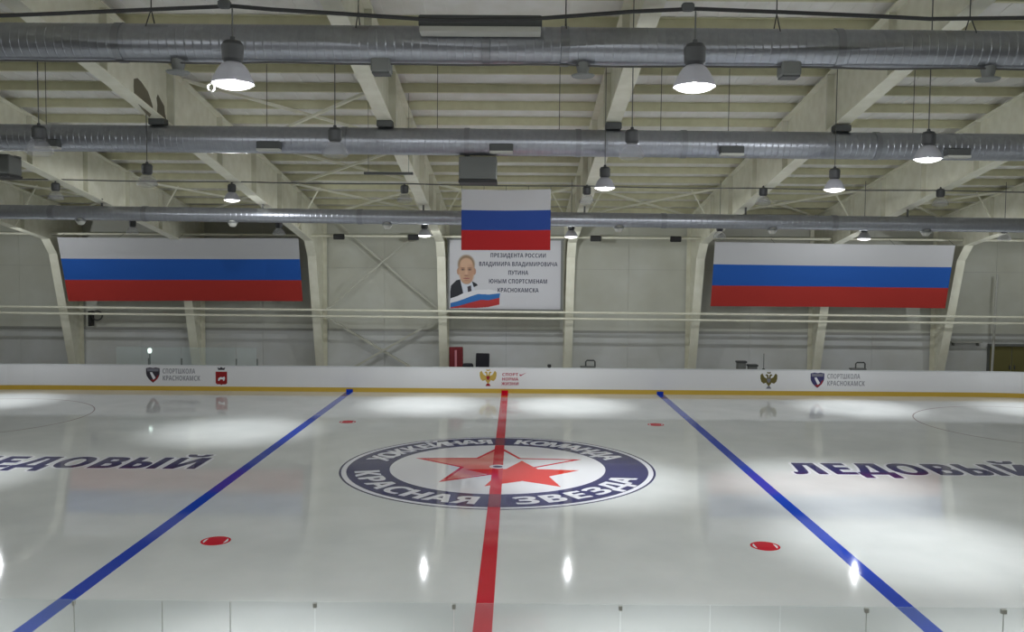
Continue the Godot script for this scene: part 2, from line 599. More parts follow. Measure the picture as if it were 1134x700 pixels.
func ice_markings() -> void:
	var ice := get_node("floor")
	var xf := Transform3D(Basis(Vector3.RIGHT, Vector3.FORWARD, Vector3.UP), Vector3.ZERO)
	# centre logo
	var logo := Node3D.new()
	logo.name = "centre_logo"
	logo.set_meta("label", "round navy and white team logo with two red stars at centre ice")
	ice.add_child(logo)
	var st := mb()
	ring(st, Vector3.ZERO, 0.0, 3.08, 0.002)
	part("white_disc", st, M.print_white, logo)
	st = mb()
	ring(st, Vector3.ZERO, 3.05, 4.24, 0.003)
	part("navy_ring", st, M.navy, logo)
	st = mb()
	ring(st, Vector3.ZERO, 4.24, 4.38, 0.002)
	part("white_edge", st, M.print_white, logo)
	st = mb()
	ring(st, Vector3.ZERO, 4.38, 4.44, 0.003)
	part("thin_outline", st, M.navy, logo)
	# first star: red outline, pale left half
	var c1 := Vector2(0, 0.25)
	var big := star(c1, 2.58, 1.12)
	var small := star(c1, 2.30, 1.0)
	st = mb()
	for k in 10:
		var j := (k + 1) % 10
		plate(st, PackedVector2Array([big[k], big[j], small[j], small[k]]), xf, 0.005)
	part("star_outline", st, M.red, logo)
	st = mb()
	plate(st, PackedVector2Array([small[0], small[9], small[8], small[7], small[6], c1 + Vector2(-0.1, -1.0)]), xf, 0.004)
	part("pale_star_half", st, M.star_pale, logo)
	st = mb()
	plate(st, star(Vector2(0.69, -0.88), 1.68, 0.76), xf, 0.006)
	part("solid_star", st, M.star_red, logo)
	st = mb()
	var words := [["ХОККЕЙНАЯ", -74.0, 8.3, true], ["КОМАНДА", 11.5, 9.3, true], ["КРАСНАЯ", -76.0, 10.9, false], ["ЗВЕЗДА", 12.0, 10.9, false]]
	for w in words:
		var s: String = w[0]
		for i in s.length():
			var a := deg_to_rad(w[1] + w[2] * i)
			var d := Vector3(sin(a), 0, -cos(a)) if w[3] else Vector3(sin(a), 0, cos(a))
			var up := d if w[3] else -d
			var right := up.cross(Vector3.UP).normalized() * 1.0
			right = Vector3(cos(a), 0, sin(a)) if w[3] else Vector3(cos(a), 0, -sin(a))
			var at := d * (3.30 if w[3] else 4.0) + Vector3(0, 0.003, 0)
			text(st, s[i], Transform3D(Basis(right, up, Vector3.UP), at), 0.66, 1.0 if w[3] else 1.2, 0.002, 0.012)
	part("ring_lettering", st, M.print_white, logo)
	st = mb()
	ring(st, Vector3.ZERO, 0.0, 0.24, 0.008, 32)
	part("spot_rim", st, M.print_white, logo)
	st = mb()
	ring(st, Vector3.ZERO, 0.0, 0.14, 0.009, 32)
	part("centre_spot", st, M.navy, logo)
	# red line, dimmer where it crosses the navy ring
	var red := Node3D.new()
	red.name = "red_line"
	red.set_meta("label", "wide red line across the middle of the ice")
	ice.add_child(red)
	for e in [[-14.86, -4.24, M.red], [-4.24, -3.05, M.mauve], [-3.05, 3.05, M.red], [3.05, 4.24, M.mauve], [4.24, 14.86, M.red]]:
		st = mb()
		flat(st, -0.15, 0.15, e[0], e[1], 0.0, 0.007)
		part("line_stretch", st, e[2], red)
	for s in [-1, 1]:
		st = mb()
		flat(st, s * 7.06 - 0.15, s * 7.06 + 0.15, -14.86, 14.86, 0.0, 0.003)
		part("blue_line", st, M.blue, ice).set_meta("label", "blue line across the ice on the %s" % ("left" if s < 0 else "right"))
	# face-off spots of the middle zone
	for e in [[-5.65, 6.95, "near left"], [5.62, 6.98, "near right"], [-5.65, -7.1, "far left"], [5.62, -7.05, "far right"]]:
		var spot := Node3D.new()
		spot.name = "faceoff_spot"
		spot.set_meta("label", "red face-off spot with two pale cut-outs, %s of the four" % e[2])
		ice.add_child(spot, true)
		var c := Vector3(e[0], 0, e[1])
		st = mb()
		ring(st, c, 0.25, 0.30, 0.003, 40)
		part("rim", st, M.red, spot)
		st = mb()
		ring(st, c, 0.0, 0.25, 0.002, 40)
		part("pale_disc", st, M.print_white, spot)
		st = mb()
		var p := PackedVector2Array()
		for k in 11:
			var a := lerpf(-0.86, 0.86, k / 10.0)
			p.append(Vector2(sin(a) * 0.26, cos(a) * 0.26))
		for k in 11:
			var a := lerpf(PI - 0.86, PI + 0.86, k / 10.0)
			p.append(Vector2(sin(a) * 0.26, cos(a) * 0.26))
		plate(st, p, Transform3D(xf.basis, c), 0.004)
		part("red_centre", st, M.red, spot)
	# thin end-zone circles
	for s in [-1, 1]:
		st = mb()
		ring(st, Vector3(s * 20.15, 0, -7.6), 4.45, 4.5, 0.002, 96)
		part("faceoff_circle", st, M.faint, ice).set_meta("label", "thin faint face-off circle near the %s end" % ("left" if s < 0 else "right"))
	# lettering on both halves
	for s in [-1, 1]:
		st = mb()
		var w := text(mb(), "ЛЕДОВЫЙ", xf, 1.35)
		text(st, "ЛЕДОВЫЙ", Transform3D(xf.basis, Vector3(s * 11.9, 0, 0.55)), 1.35, 7.0 / w, 0.004, 0.03)
		var back := mb()
		text(back, "ЛЕДОВЫЙ", Transform3D(xf.basis, Vector3(s * 11.9, 0, 0.55)), 1.35, 7.0 / w, 0.002, 0.11)
		part("white_edging", back, M.print_white, ice)
		part("ice_lettering", st, M.navy, ice).set_meta("label", "navy block lettering in the ice on the %s" % ("left" if s < 0 else "right"))

# ---------------------------------------------------------------- fittings

func rails_and_braces() -> void:
	for e in [[3.63, "upper of two pale pipes running along the wall under the flags"], [3.33, "lower of two pale pipes running along the wall under the flags"]]:
		var st := mb()
		tube(st, [Vector3(-36, e[0] + 0.09, -16.72), Vector3(36, e[0] - 0.12, -16.72)], 0.055, 10)
		tag(part(numbered("wall_pipe"), st, M.steel, self), e[1], "pipe", "pair of pale pipes along the far wall")
	var eave := thing("eave_rail", "thin pale rail along the column tops above the poster and flags", "rail", Vector3.ZERO, "", "structure")
	var st := mb()
	tube(st, [Vector3(-36, 7.13, -16.15), Vector3(36, 7.13, -16.15)], 0.06, 8)
	part("rail", st, M.steel, eave)
	for e in [[8.3, 3.58, "large upper crossed brace on the wall left of the poster", 0.1], [3.2, -0.05, "lower crossed brace behind the boards left of the poster", 0.17]]:
		var t := thing("wall_brace", e[2], "brace", Vector3.ZERO, "crossed braces on the far wall")
		for s in [0, 1]:
			st = mb()
			bar(st, Vector3(-8.85, e[s], -18.3 + 0.14 * s), Vector3(-3.28, e[1 - s], -18.3 + 0.14 * s), e[3], 0.1)
			part("diagonal", st, M.brace, t)
	# small black floodlights on the eave rail
	for e in [[-7.75, "small black box on the eave rail above the left end of the wall brace"], [-4.3, "small black box on the eave rail above the right end of the wall brace"], [4.15, "small black box on the eave rail just right of the poster"], [7.85, "small black box on the eave rail left of the right wall flag"]]:
		var f := thing("floodlight", e[1], "floodlight", Vector3(e[0], 7.08, -16.0), "black boxes on the eave rail")
		st = mb()
		cbox(st, Vector3(0, 0, 0.03), Vector3(0.5, 0.24, 0.16), 0.02, Basis(Vector3.RIGHT, 0.35))
		part("housing", st, M.black, f)
		st = mb()
		box(st, Vector3(0, 0.03, -0.1), Vector3(0.08, 0.12, 0.12))
		part("bracket", st, M.dark, f)

func duct(label: String, c: Vector3, r: float, tilt: float, step: float) -> Node3D:
	var d := thing("air_duct", label, "duct", c, "round ventilation ducts under the roof")
	d.rotation.z = tilt
	var st := mb()
	var n := int(64.0 / step)
	var sides := 28
	# spiral-wound sheet: a small raised seam every step
	var prof := []
	for i in n:
		var x := -32.0 + i * step
		prof.append(Vector2(x, r))
		prof.append(Vector2(x + step * 0.82, r))
		prof.append(Vector2(x + step * 0.91, r + 0.004))
	prof.append(Vector2(32.0, r))
	for i in prof.size() - 1:
		var a: Vector2 = prof[i]
		var b: Vector2 = prof[i + 1]
		var e := (b - a).normalized()
		for k in sides:
			var t0 := TAU * k / sides
			var t1 := TAU * (k + 1) / sides
			var d0 := Vector3(0, cos(t0), sin(t0))
			var d1 := Vector3(0, cos(t1), sin(t1))
			var off := Vector3(-e.y, 0, 0)
			var n0 := d0 * e.x + off
			var n1 := d1 * e.x + off
			var ax := Vector3(a.x, 0, 0)
			var bx := Vector3(b.x, 0, 0)
			tri(st, ax + d0 * a.y, ax + d1 * a.y, bx + d1 * b.y, n0, n1, n1)
			tri(st, ax + d0 * a.y, bx + d1 * b.y, bx + d0 * b.y, n0, n1, n0)
	part("spiral_tube", st, M.zinc, d)
	return d

func collar(d: Node3D, x: float, r: float, w := 0.14) -> void:
	var st := mb()
	tube(st, [Vector3(x - w / 2, 0, 0), Vector3(x + w / 2, 0, 0)], r + 0.018, 28)
	part("coupling_band", st, M.band, d)

func ducts() -> void:
	# nearest duct
	var d := duct("thick galvanized air duct across the top of the picture, nearest of three", Vector3(0, 9.77, 8.1), 0.345, -0.0022, 0.16)
	for x in [-12.0, -6.9, -0.1, 1.35, 6.4, 12.0]:
		collar(d, x, 0.345)
	for e in [[-9.75, 0], [-5.85, 1], [-2.05, 0], [1.7, 1], [5.53, 0], [9.22, 1], [13.0, 0]]:
		var o := Node3D.new()
		o.name = "outlet"
		o.position = Vector3(e[0], -0.36, 0.02)
		d.add_child(o, true)
		var st := mb()
		if e[1] == 0:
			cbox(st, Vector3(0, -0.02, 0), Vector3(0.36, 0.30, 0.36), 0.03)
			part("nozzle", st, M.grey, o)
			st = mb()
			box(st, Vector3(0, -0.18, 0), Vector3(0.32, 0.03, 0.32))
			part("lip", st, M.dark, o)
		else:
			lathe(st, [Vector2(0.10, -0.14), Vector2(0.14, 0.04), Vector2(0.17, 0.12), Vector2(0.17, 0.2)], Vector3.ZERO, 16)
			part("nozzle", st, M.grey, o)
			st = mb()
			lathe(st, [Vector2(0.0, -0.2), Vector2(0.2, -0.2), Vector2(0.22, -0.17), Vector2(0.1, -0.14)], Vector3.ZERO, 20)
			part("lip", st, M.grey, o)
	for x in [-10.2, -6.35, -2.49, 1.37, 5.28, 8.86]:
		var st := mb()
		tube(st, [Vector3(x, 0.62, 0), Vector3(x, 2.3, 0)], 0.012, 5)
		tube(st, [Vector3(x, 0.62, 0), Vector3(x, 0.25, 0.25)], 0.012, 5)
		tube(st, [Vector3(x, 0.62, 0), Vector3(x, 0.25, -0.25)], 0.012, 5)
		part("hanger", st, M.wire, d)
	# the lamp cable clipped under the duct
	var st := mb()
	var pts := []
	for k in 65:
		pts.append(Vector3(-14.0 + k * 0.45, -0.372 - 0.018 * sin(k * 0.9) * sin(k * 0.23), 0.1))
	tube(st, pts, 0.018, 6)
	part("cable", st, M.wire, d)
	# flat unit by the top of the near duct
	var u := thing("flat_duct_unit", "long flat dark box with a pale lower lip against the nearest duct", "duct box", Vector3(-0.19, 9.98, 8.66))
	st = mb()
	cbox(st, Vector3(0, 0.05, 0), Vector3(2.2, 0.2, 0.34), 0.02)
	part("casing", st, M.dark, u)
	st = mb()
	box(st, Vector3(0, -0.1, 0.01), Vector3(2.16, 0.09, 0.36))
	part("lip", st, M.pale, u)
	# middle duct, carried right under the rafters
	d = duct("galvanized air duct clamped under the rafters, middle one of three", Vector3(0, 9.0, 1.1), 0.355, -0.0032, 0.16)
	for x in [-14.8, -4.1, -0.85, 2.1, 4.9, 10.0]:
		collar(d, x, 0.355)
	for x in [-18.0, -11.85, -6.03, 0.07, 6.1, 12.0, 18.0]:
		var o := Node3D.new()
		o.name = "outlet"
		o.position = Vector3(x, -0.2, 0.4)
		d.add_child(o, true)
		st = mb()
		cbox(st, Vector3(0, 0.0, 0), Vector3(0.62, 0.2, 0.24), 0.02)
		part("grille_box", st, M.dark, o)
		st = mb()
		box(st, Vector3(0, -0.12, 0.02), Vector3(0.6, 0.06, 0.24))
		part("lip", st, M.pale, o)
	for x in FRAMES:
		st = mb()
		cbox(st, Vector3(x, 0.44, 0.05), Vector3(0.42, 0.17, 0.34), 0.02)
		part("clamp", st, M.dark, d)
	for x in [-12.1, -6.2, -1.65, 1.6, 4.3, 6.1, 11.0]:
		st = mb()
		tube(st, [Vector3(x, 0.34, 0), Vector3(x, 2.0, 0)], 0.01, 5)
		part("hanger", st, M.wire, d)
	# farthest duct
	d = duct("slim galvanized air duct in front of the far wall, farthest of three", Vector3(0, 7.53, -8.4), 0.27, -0.0062, 0.2)
	for x in [-17.0, -13.5, -5.4, 6.0, 12.4]:
		collar(d, x, 0.27, 0.2)
	for x in [-15.94, -10.21, -4.38, 4.33, 10.09, 15.85]:
		var o := Node3D.new()
		o.name = "outlet"
		o.position = Vector3(x, -0.26, 0.03)
		d.add_child(o, true)
		st = mb()
		lathe(st, [Vector2(0.0, -0.2), Vector2(0.1, -0.18), Vector2(0.16, -0.09), Vector2(0.15, 0.05)], Vector3.ZERO, 18)
		part("round_diffuser", st, M.pale, o)
		st = mb()
		lathe(st, [Vector2(0.165, -0.06), Vector2(0.19, -0.05), Vector2(0.19, 0.0), Vector2(0.15, 0.02)], Vector3.ZERO, 18)
		part("rim", st, M.grey, o)
	for x in FRAMES:
		st = mb()
		box(st, Vector3(x, 0.4, 0), Vector3(0.06, 0.3, 0.06))
		part("hanger", st, M.wire, d)
	# ventilation units under the middle duct
	for e in [[0, "grey ventilation box with a black bottom slot above the hanging flag", Vector3(-0.56, 8.26, 0.9)], [1, "grey ventilation box with a black bottom slot at the left edge of the picture", Vector3(-15.45, 8.66, -2.4)]]:
		var v := thing("ventilation_unit", e[1], "vent unit", e[2], "grey ventilation boxes under the roof")
		st = mb()
		cbox(st, Vector3(0, 0.05, 0), Vector3(1.0, 0.6, 0.7), 0.02)
		part("casing", st, M.casing, v)
		st = mb()
		box(st, Vector3(0, -0.3, 0), Vector3(1.02, 0.08, 0.72))
		part("slot", st, M.black, v)
	var s := thing("strip_fixture", "thin dark bar hanging level in front of the rafter left of centre", "light fixture", Vector3(-3.33, 8.44, -1.5))
	st = mb()
	box(st, Vector3.ZERO, Vector3(1.45, 0.07, 0.12))
	part("body", st, M.dark, s)
	for x in [-0.6, 0.6]:
		st = mb()
		tube(st, [Vector3(x, 0.03, 0), Vector3(x, roof_low(-1.5) - 8.44 + 0.2, 0)], 0.006, 4)
		part("wire", st, M.wire, s)

func cloth(st: SurfaceTool, tl: Vector3, tr: Vector3, bl: Vector3, br: Vector3, v0: float, v1: float, wave: float, sag: float) -> void:
	var nx := 40
	var ny := 6
	var n := (tr - tl).cross(tl - bl).normalized()
	var f := func(u: float, v: float) -> Vector3:
		var p := tl.lerp(tr, u).lerp(bl.lerp(br, u), v)
		return p + n * wave * (sin(u * 19.0 + v * 1.7) * 0.6 + sin(u * 7.3 + 1.0)) * (0.3 + v) - Vector3(0, sag * sin(PI * u) * (1.0 - v), 0)
	for i in nx:
		for j in ny:
			var u0 := float(i) / nx
			var u1 := float(i + 1) / nx
			var w0 := lerpf(v0, v1, float(j) / ny)
			var w1 := lerpf(v0, v1, float(j + 1) / ny)
			var a: Vector3 = f.call(u0, w1)
			var b: Vector3 = f.call(u1, w1)
			var c: Vector3 = f.call(u1, w0)
			var d: Vector3 = f.call(u0, w0)
			quad(st, a, b, c, d)
			var o := n * -0.006
			quad(st, b + o, a + o, d + o, c + o)
	for e in [[Vector2(0, v0), Vector2(0, v1)], [Vector2(1, v1), Vector2(1, v0)]]:
		var a: Vector3 = f.call(e[0].x, e[0].y)
		var b: Vector3 = f.call(e[1].x, e[1].y)
		quad(st, a, a + n * -0.006, b + n * -0.006, b)

func flag(label: String, tl: Vector3, tr: Vector3, bl: Vector3, br: Vector3, cuts: Array, mats: Array, wave: float, sag: float, group: String, hang: Vector2) -> void:
	var f := thing("flag", label, "flag", Vector3.ZERO, group)
	var names := ["white_stripe", "blue_stripe", "red_stripe"]
	for k in 3:
		var st := mb()
		cloth(st, tl, tr, bl, br, cuts[k], cuts[k + 1], wave, sag)
		part(names[k], st, mats[k], f)
	for u in [0.0, 0.25, 0.5, 0.75, 1.0]:
		var a := tl.lerp(tr, u) - Vector3(0, sag * sin(PI * u) + 0.02, 0.003)
		var st := mb()
		tube(st, [a, Vector3(a.x, hang.x, hang.y)], 0.008, 5)
		part("cord", st, M.wire, f)

func flags() -> void:
	var wall := [M.cloth_white, M.cloth_blue, M.cloth_red]
	flag("long white, blue and red flag stretched over the wall columns left of the poster", Vector3(-20.57, 6.94, -15.45), Vector3(-9.5, 6.98, -15.45), Vector3(-20.7, 3.98, -16.62), Vector3(-9.6, 4.06, -16.62), [0.0, 0.325, 0.66, 1.0], wall, 0.012, 0.02, "long wall flags", Vector2(7.13, -16.09))
	flag("long white, blue and red flag stretched over the wall columns right of the poster", Vector3(9.55, 6.95, -15.45), Vector3(20.5, 6.87, -15.45), Vector3(9.66, 3.97, -16.62), Vector3(20.7, 3.95, -16.62), [0.0, 0.34, 0.67, 1.0], wall, 0.012, 0.02, "long wall flags", Vector2(7.13, -16.09))
	flag("small white, blue and red flag hanging in mid-air above the poster", Vector3(-1.38, 8.31, -5.0), Vector3(1.63, 8.33, -5.0), Vector3(-1.38, 6.26, -5.0), Vector3(1.63, 6.28, -5.0), [0.0, 0.34, 0.67, 1.0], [M.cloth_white, M.flag_blue, M.flag_red], 0.012, 0.03, "", Vector2(8.47, -5.2))

func ellipse(im: Image, cx: float, cy: float, rx: float, ry: float, c: Color, soft := 0.12) -> void:
	for y in range(maxi(0, int(cy - ry - 2)), mini(im.get_height(), int(cy + ry + 3))):
		for x in range(maxi(0, int(cx - rx - 2)), mini(im.get_width(), int(cx + rx + 3))):
			var d := Vector2((x - cx) / rx, (y - cy) / ry).length()
			var k := clampf((1.0 + soft - d) / (2.0 * soft), 0.0, 1.0) * c.a
			if k > 0.0:
				im.set_pixel(x, y, im.get_pixel(x, y).lerp(Color(c.r, c.g, c.b, 1), k))

func shape(im: Image, pts: Array, c: Color) -> void:
	var p := PackedVector2Array(pts)
	var lo := p[0]
	var hi := p[0]
	for v in p:
		lo = lo.min(v)
		hi = hi.max(v)
	for y in range(maxi(0, int(lo.y)), mini(im.get_height(), int(hi.y) + 1)):
		for x in range(maxi(0, int(lo.x)), mini(im.get_width(), int(hi.x) + 1)):
			if Geometry2D.is_point_in_polygon(Vector2(x + 0.5, y + 0.5), p):
				im.set_pixel(x, y, c)

func poster() -> void:
	var w := 5.38
	var h := 3.36
	var t := thing("poster", "large white poster in a grey frame with a man's portrait and lines of text", "poster", Vector3(-0.05, 3.69, -16.95))
	# the print: a man in a dark suit behind a rippling tricolour ribbon
	var im := Image.create(500, 312, false, Image.FORMAT_RGB8)
	im.fill(Color(0.79, 0.79, 0.81))
	shape(im, [Vector2(8, 232), Vector2(12, 205), Vector2(36, 182), Vector2(52, 178), Vector2(74, 226), Vector2(60, 260), Vector2(8, 270)], Color(0.11, 0.12, 0.16))
	shape(im, [Vector2(52, 180), Vector2(104, 186), Vector2(120, 232), Vector2(66, 240)], Color(0.80, 0.82, 0.86))
	shape(im, [Vector2(84, 210), Vector2(100, 204), Vector2(104, 250), Vector2(88, 250)], Color(0.25, 0.22, 0.26))
	shape(im, [Vector2(104, 186), Vector2(124, 196), Vector2(130, 204), Vector2(112, 212)], Color(0.11, 0.12, 0.16))
	ellipse(im, 80, 172, 26, 26, Color(0.66, 0.52, 0.42))
	ellipse(im, 44, 142, 7, 15, Color(0.70, 0.53, 0.43))
	ellipse(im, 114, 142, 7, 15, Color(0.66, 0.50, 0.41))
	ellipse(im, 78, 112, 37, 42, Color(0.55, 0.46, 0.36))
	ellipse(im, 79, 140, 34, 54, Color(0.76, 0.60, 0.49))
	ellipse(im, 78, 108, 27, 25, Color(0.79, 0.64, 0.53))
	ellipse(im, 98, 148, 14, 36, Color(0.68, 0.52, 0.43, 0.5), 0.5)
	for s in [-1, 1]:
		ellipse(im, 78 + s * 15, 134, 9, 4.5, Color(0.52, 0.38, 0.31, 0.8), 0.4)
		ellipse(im, 78 + s * 15, 127, 10, 2.2, Color(0.50, 0.37, 0.28, 0.8), 0.4)
		ellipse(im, 78 + s * 15, 135, 3, 2.2, Color(0.2, 0.2, 0.22))
	ellipse(im, 79, 150, 6, 15, Color(0.82, 0.66, 0.55, 0.8), 0.5)
	ellipse(im, 79, 161, 9, 4, Color(0.58, 0.42, 0.35, 0.8), 0.5)
	ellipse(im, 79, 173, 14, 3.0, Color(0.60, 0.36, 0.33), 0.3)
	ellipse(im, 79, 183, 12, 2.5, Color(0.62, 0.47, 0.39, 0.7), 0.5)
	var wt := [Vector2(9, 262), Vector2(40, 252), Vector2(66, 239), Vector2(100, 230), Vector2(131, 224), Vector2(180, 221), Vector2(229, 232)]
	var bt := [Vector2(9, 283), Vector2(40, 275), Vector2(71, 264), Vector2(100, 252), Vector2(131, 242), Vector2(180, 244), Vector2(229, 238)]
	var rt := [Vector2(9, 302), Vector2(50, 294), Vector2(101, 279), Vector2(143, 268), Vector2(180, 269), Vector2(226, 258)]
	var lo := [Vector2(9, 306), Vector2(60, 304), Vector2(120, 304), Vector2(173, 300), Vector2(226, 288)]
	for e in [[wt, bt, Color(0.86, 0.86, 0.88)], [bt, rt, Color(0.15, 0.42, 0.70)], [rt, lo, Color(0.70, 0.18, 0.18)]]:
		var dn: Array = e[1].duplicate()
		dn.reverse()
		shape(im, e[0] + dn, e[2])
	var st := mb()
	for q in [[Vector3(-w / 2, 0, 0), Vector2(0, 1)], [Vector3(-w / 2, h, 0), Vector2(0, 0)], [Vector3(w / 2, h, 0), Vector2(1, 0)], [Vector3(-w / 2, 0, 0), Vector2(0, 1)], [Vector3(w / 2, h, 0), Vector2(1, 0)], [Vector3(w / 2, 0, 0), Vector2(1, 1)]]:
		st.set_normal(Vector3.BACK)
		st.set_uv(q[1])
		st.add_vertex(q[0])
	var m := mat(Color.WHITE, 0.6)
	m.albedo_texture = ImageTexture.create_from_image(im)
	m.texture_repeat = false
	part("printed_sheet", st, m, t)
	st = mb()
	box(st, Vector3(0, h / 2, -0.035), Vector3(w, h, 0.06))
	part("backing_board", st, M.pale, t)
	for e in [[0.0, h, w + 0.18, 0.09], [0.0, 0.0, w + 0.18, 0.09]]:
		st = mb()
		box(st, Vector3(0, e[1], -0.01), Vector3(e[2], e[3], 0.1))
		part("frame_rail", st, M.grey, t)
	for s in [-1, 1]:
		st = mb()
		box(st, Vector3(s * w / 2, h / 2, -0.01), Vector3(0.09, h - 0.09, 0.1))
		part("frame_rail", st, M.grey, t)
	var lines := [["ПОДАРОК", 3.02, 1.3], ["ПРЕЗИДЕНТА РОССИИ", 2.50, 2.62], ["ВЛАДИМИРА ВЛАДИМИРОВИЧА", 2.09, 3.72], ["ПУТИНА", 1.68, 0.95], ["ЮНЫМ СПОРТСМЕНАМ", 1.27, 2.76], ["КРАСНОКАМСКА", 0.85, 1.95]]
	for l in lines:
		st = mb()
		var wd := text(mb(), l[0], Transform3D(), 0.2)
		text(st, l[0], Transform3D(Basis(), Vector3(0.62, l[1], 0.001)), 0.2, l[2] / wd, 0.002)
		part("text_line", st, M.ink, t)

# ---------------------------------------------------------------- lamps

func make_lamp(lit: bool, top: float) -> Node3D:
	# origin at the middle of the lamp's mouth; top is where its wire ends
	var r := Node3D.new()
	var st := mb()
	lathe(st, [Vector2(0.0, 0.27), Vector2(0.105, 0.27), Vector2(0.135, 0.31), Vector2(0.14, 0.49), Vector2(0.11, 0.54), Vector2(0.035, 0.56), Vector2(0.03, 0.6), Vector2(0.0, 0.6)], Vector3.ZERO, 24)
	part("ballast_housing", st, M.cap, r)
	st = mb()
	var prof := [Vector2(0.25, 0.0), Vector2(0.268, 0.0), Vector2(0.264, 0.03), Vector2(0.235, 0.1), Vector2(0.195, 0.18), Vector2(0.15, 0.24), Vector2(0.10, 0.275)]
	lathe(st, prof, Vector3.ZERO, 32)
	part("bell_shade", st, M.shade_lit if lit else M.shade, r)
	st = mb()
	lathe(st, [Vector2(0.0, -0.075), Vector2(0.08, -0.07), Vector2(0.16, -0.052), Vector2(0.22, -0.03), Vector2(0.247, -0.01), Vector2(0.244, 0.004), Vector2(0.236, 0.04), Vector2(0.15, 0.17), Vector2(0.06, 0.22), Vector2(0.0, 0.22)], Vector3.ZERO, 32)
	part("lens", st, M.lens_on if lit else M.lens_off, r)
	st = mb()
	tube(st, [Vector3(0, 0.58, 0), Vector3(0, top, 0)], 0.011, 6)
	part("wire", st, M.wire, r)
	if lit:
		var l := SpotLight3D.new()
		l.name = "lamp_light"
		l.position = Vector3(0, 0.1, 0)
		l.rotation = Vector3(-PI / 2, 0, 0)
		l.spot_angle = BEAM_ANGLE
		l.spot_angle_attenuation = 1.0
		l.spot_range = 60.0
		l.spot_attenuation = 2.0
		l.light_energy = BEAM
		l.light_color = LAMP_COLOR
		l.light_size = 0.08
		l.shadow_enabled = true
		r.add_child(l)
		var a := OmniLight3D.new()
		a.name = "lens_light"
		a.position = Vector3(0, -0.05, 0)
		a.omni_range = 60.0
		a.omni_attenuation = 2.0
		a.light_size = 0.015
		a.light_energy = SPILL
		a.light_color = LAMP_COLOR
		a.shadow_enabled = true
		r.add_child(a)
	return r

func lamps() -> void:
	var rows := [
		[13.2, 7.98, [[-3.19, 1, "large lit bell lamp in front of the nearest duct, left of centre"], [2.76, 1, "large lit bell lamp in front of the nearest duct, right of centre"]]],
		[6.8, 7.9, [[-9.2, 0, "unlit bell lamp before the middle duct, first from the left edge"], [-3.2, 0, "unlit bell lamp before the middle duct, over the wall brace"], [2.8, 0, "unlit bell lamp before the middle duct, right of the hanging flag"], [8.77, 1, "lit bell lamp overlapping the middle duct near the right edge"]]],
		[1.62, 7.76, [[-9.2, 0, "unlit bell lamp just under the middle duct above the left wall flag"], [2.78, 1, "lit bell lamp just right of the hanging flag"], [8.77, 1, "lit bell lamp under the middle duct above the right wall flag"]]],
		[-5.2, 7.9, [[-15.2, 0, "small unlit bell lamp on the thin cable near the left edge"], [-9.2, 1, "small lit bell lamp on the thin cable above the left wall flag"], [-3.33, 0, "small unlit bell lamp beside the rafter left of the hanging flag"], [2.86, 0, "small unlit bell lamp low left of the lit one by the hanging flag"], [8.83, 0, "small unlit bell lamp above the left part of the right wall flag"], [14.82, 0, "small unlit bell lamp above the right part of the right wall flag"]]],
		[-11.4, 6.98, [[-15.32, 0, "tiny unlit bell lamp above the left half of the left wall flag"], [-9.29, 0, "tiny unlit bell lamp above the right end of the left wall flag"], [-3.3, 1, "tiny lit bell lamp below the farthest duct, left of the poster"], [2.73, 1, "tiny lit bell lamp below the farthest duct at the column right of the poster"], [8.82, 0, "tiny unlit bell lamp above the left end of the right wall flag"], [14.74, 1, "tiny lit bell lamp just above the right wall flag"], [20.47, 0, "tiny unlit bell lamp behind the farthest duct past the right wall flag"]]],
	]
	# unseen lamps, out of view, placed to light the ice, far wall and roof
	var outside := [[-21.2, 6.98, -11.4], [22.25, 6.98, -11.4], [-15.2, 7.76, 1.62], [20.8, 7.9, 6.8], [-9.2, 7.98, 13.2], [8.8, 7.98, 13.2], [-9.2, 7.98, 19.2], [-3.2, 7.98, 19.2], [2.8, 7.98, 19.2], [8.8, 7.98, 19.2]]
	for row in rows:
		var z: float = row[0]
		var y: float = row[1]
		var top := roof_low(z) + 0.05 - y
		if z == 13.2:
			top = 0.96
		if z == -5.2:
			top = 0.62
		var on := make_lamp(true, top)
		var off := make_lamp(false, top)
		var used := {}
		for l in row[2]:
			var src := on if l[1] else off
			var o: Node3D = src.duplicate() if used.has(src) else src
			used[src] = true
			o.name = numbered("high_bay_lamp")
			o.position = Vector3(l[0], y, z)
			add_child(o)
			tag(o, l[2], "lamp", "lit bell lamps" if l[1] else "unlit bell lamps")
		if z == 13.2:
			var st := mb()
			var pts := []
			for k in 13:
				var a := TAU * k / 12
				pts.append(Vector3(-0.26 + cos(a) * 0.045, -0.06 + sin(a) * 0.05, 0.08))
			tube(st, pts, 0.012, 6)
			part("latch_ring", st, M.pale, on)
		for s in [on, off]:
			if not used.has(s):
				s.free()
	var proto: Node3D = null
	for e in outside:
		var o: Node3D = make_lamp(true, roof_low(e[2]) - e[1]) if proto == null else proto.duplicate()
		proto = o
		o.name = numbered("high_bay_lamp")
		o.position = Vector3(e[0], e[1], e[2])
		add_child(o)
		tag(o, "unseen lit bell lamp out of view, placed to light the ice and roof", "lamp", "unseen bell lamps placed to light the ice and roof")

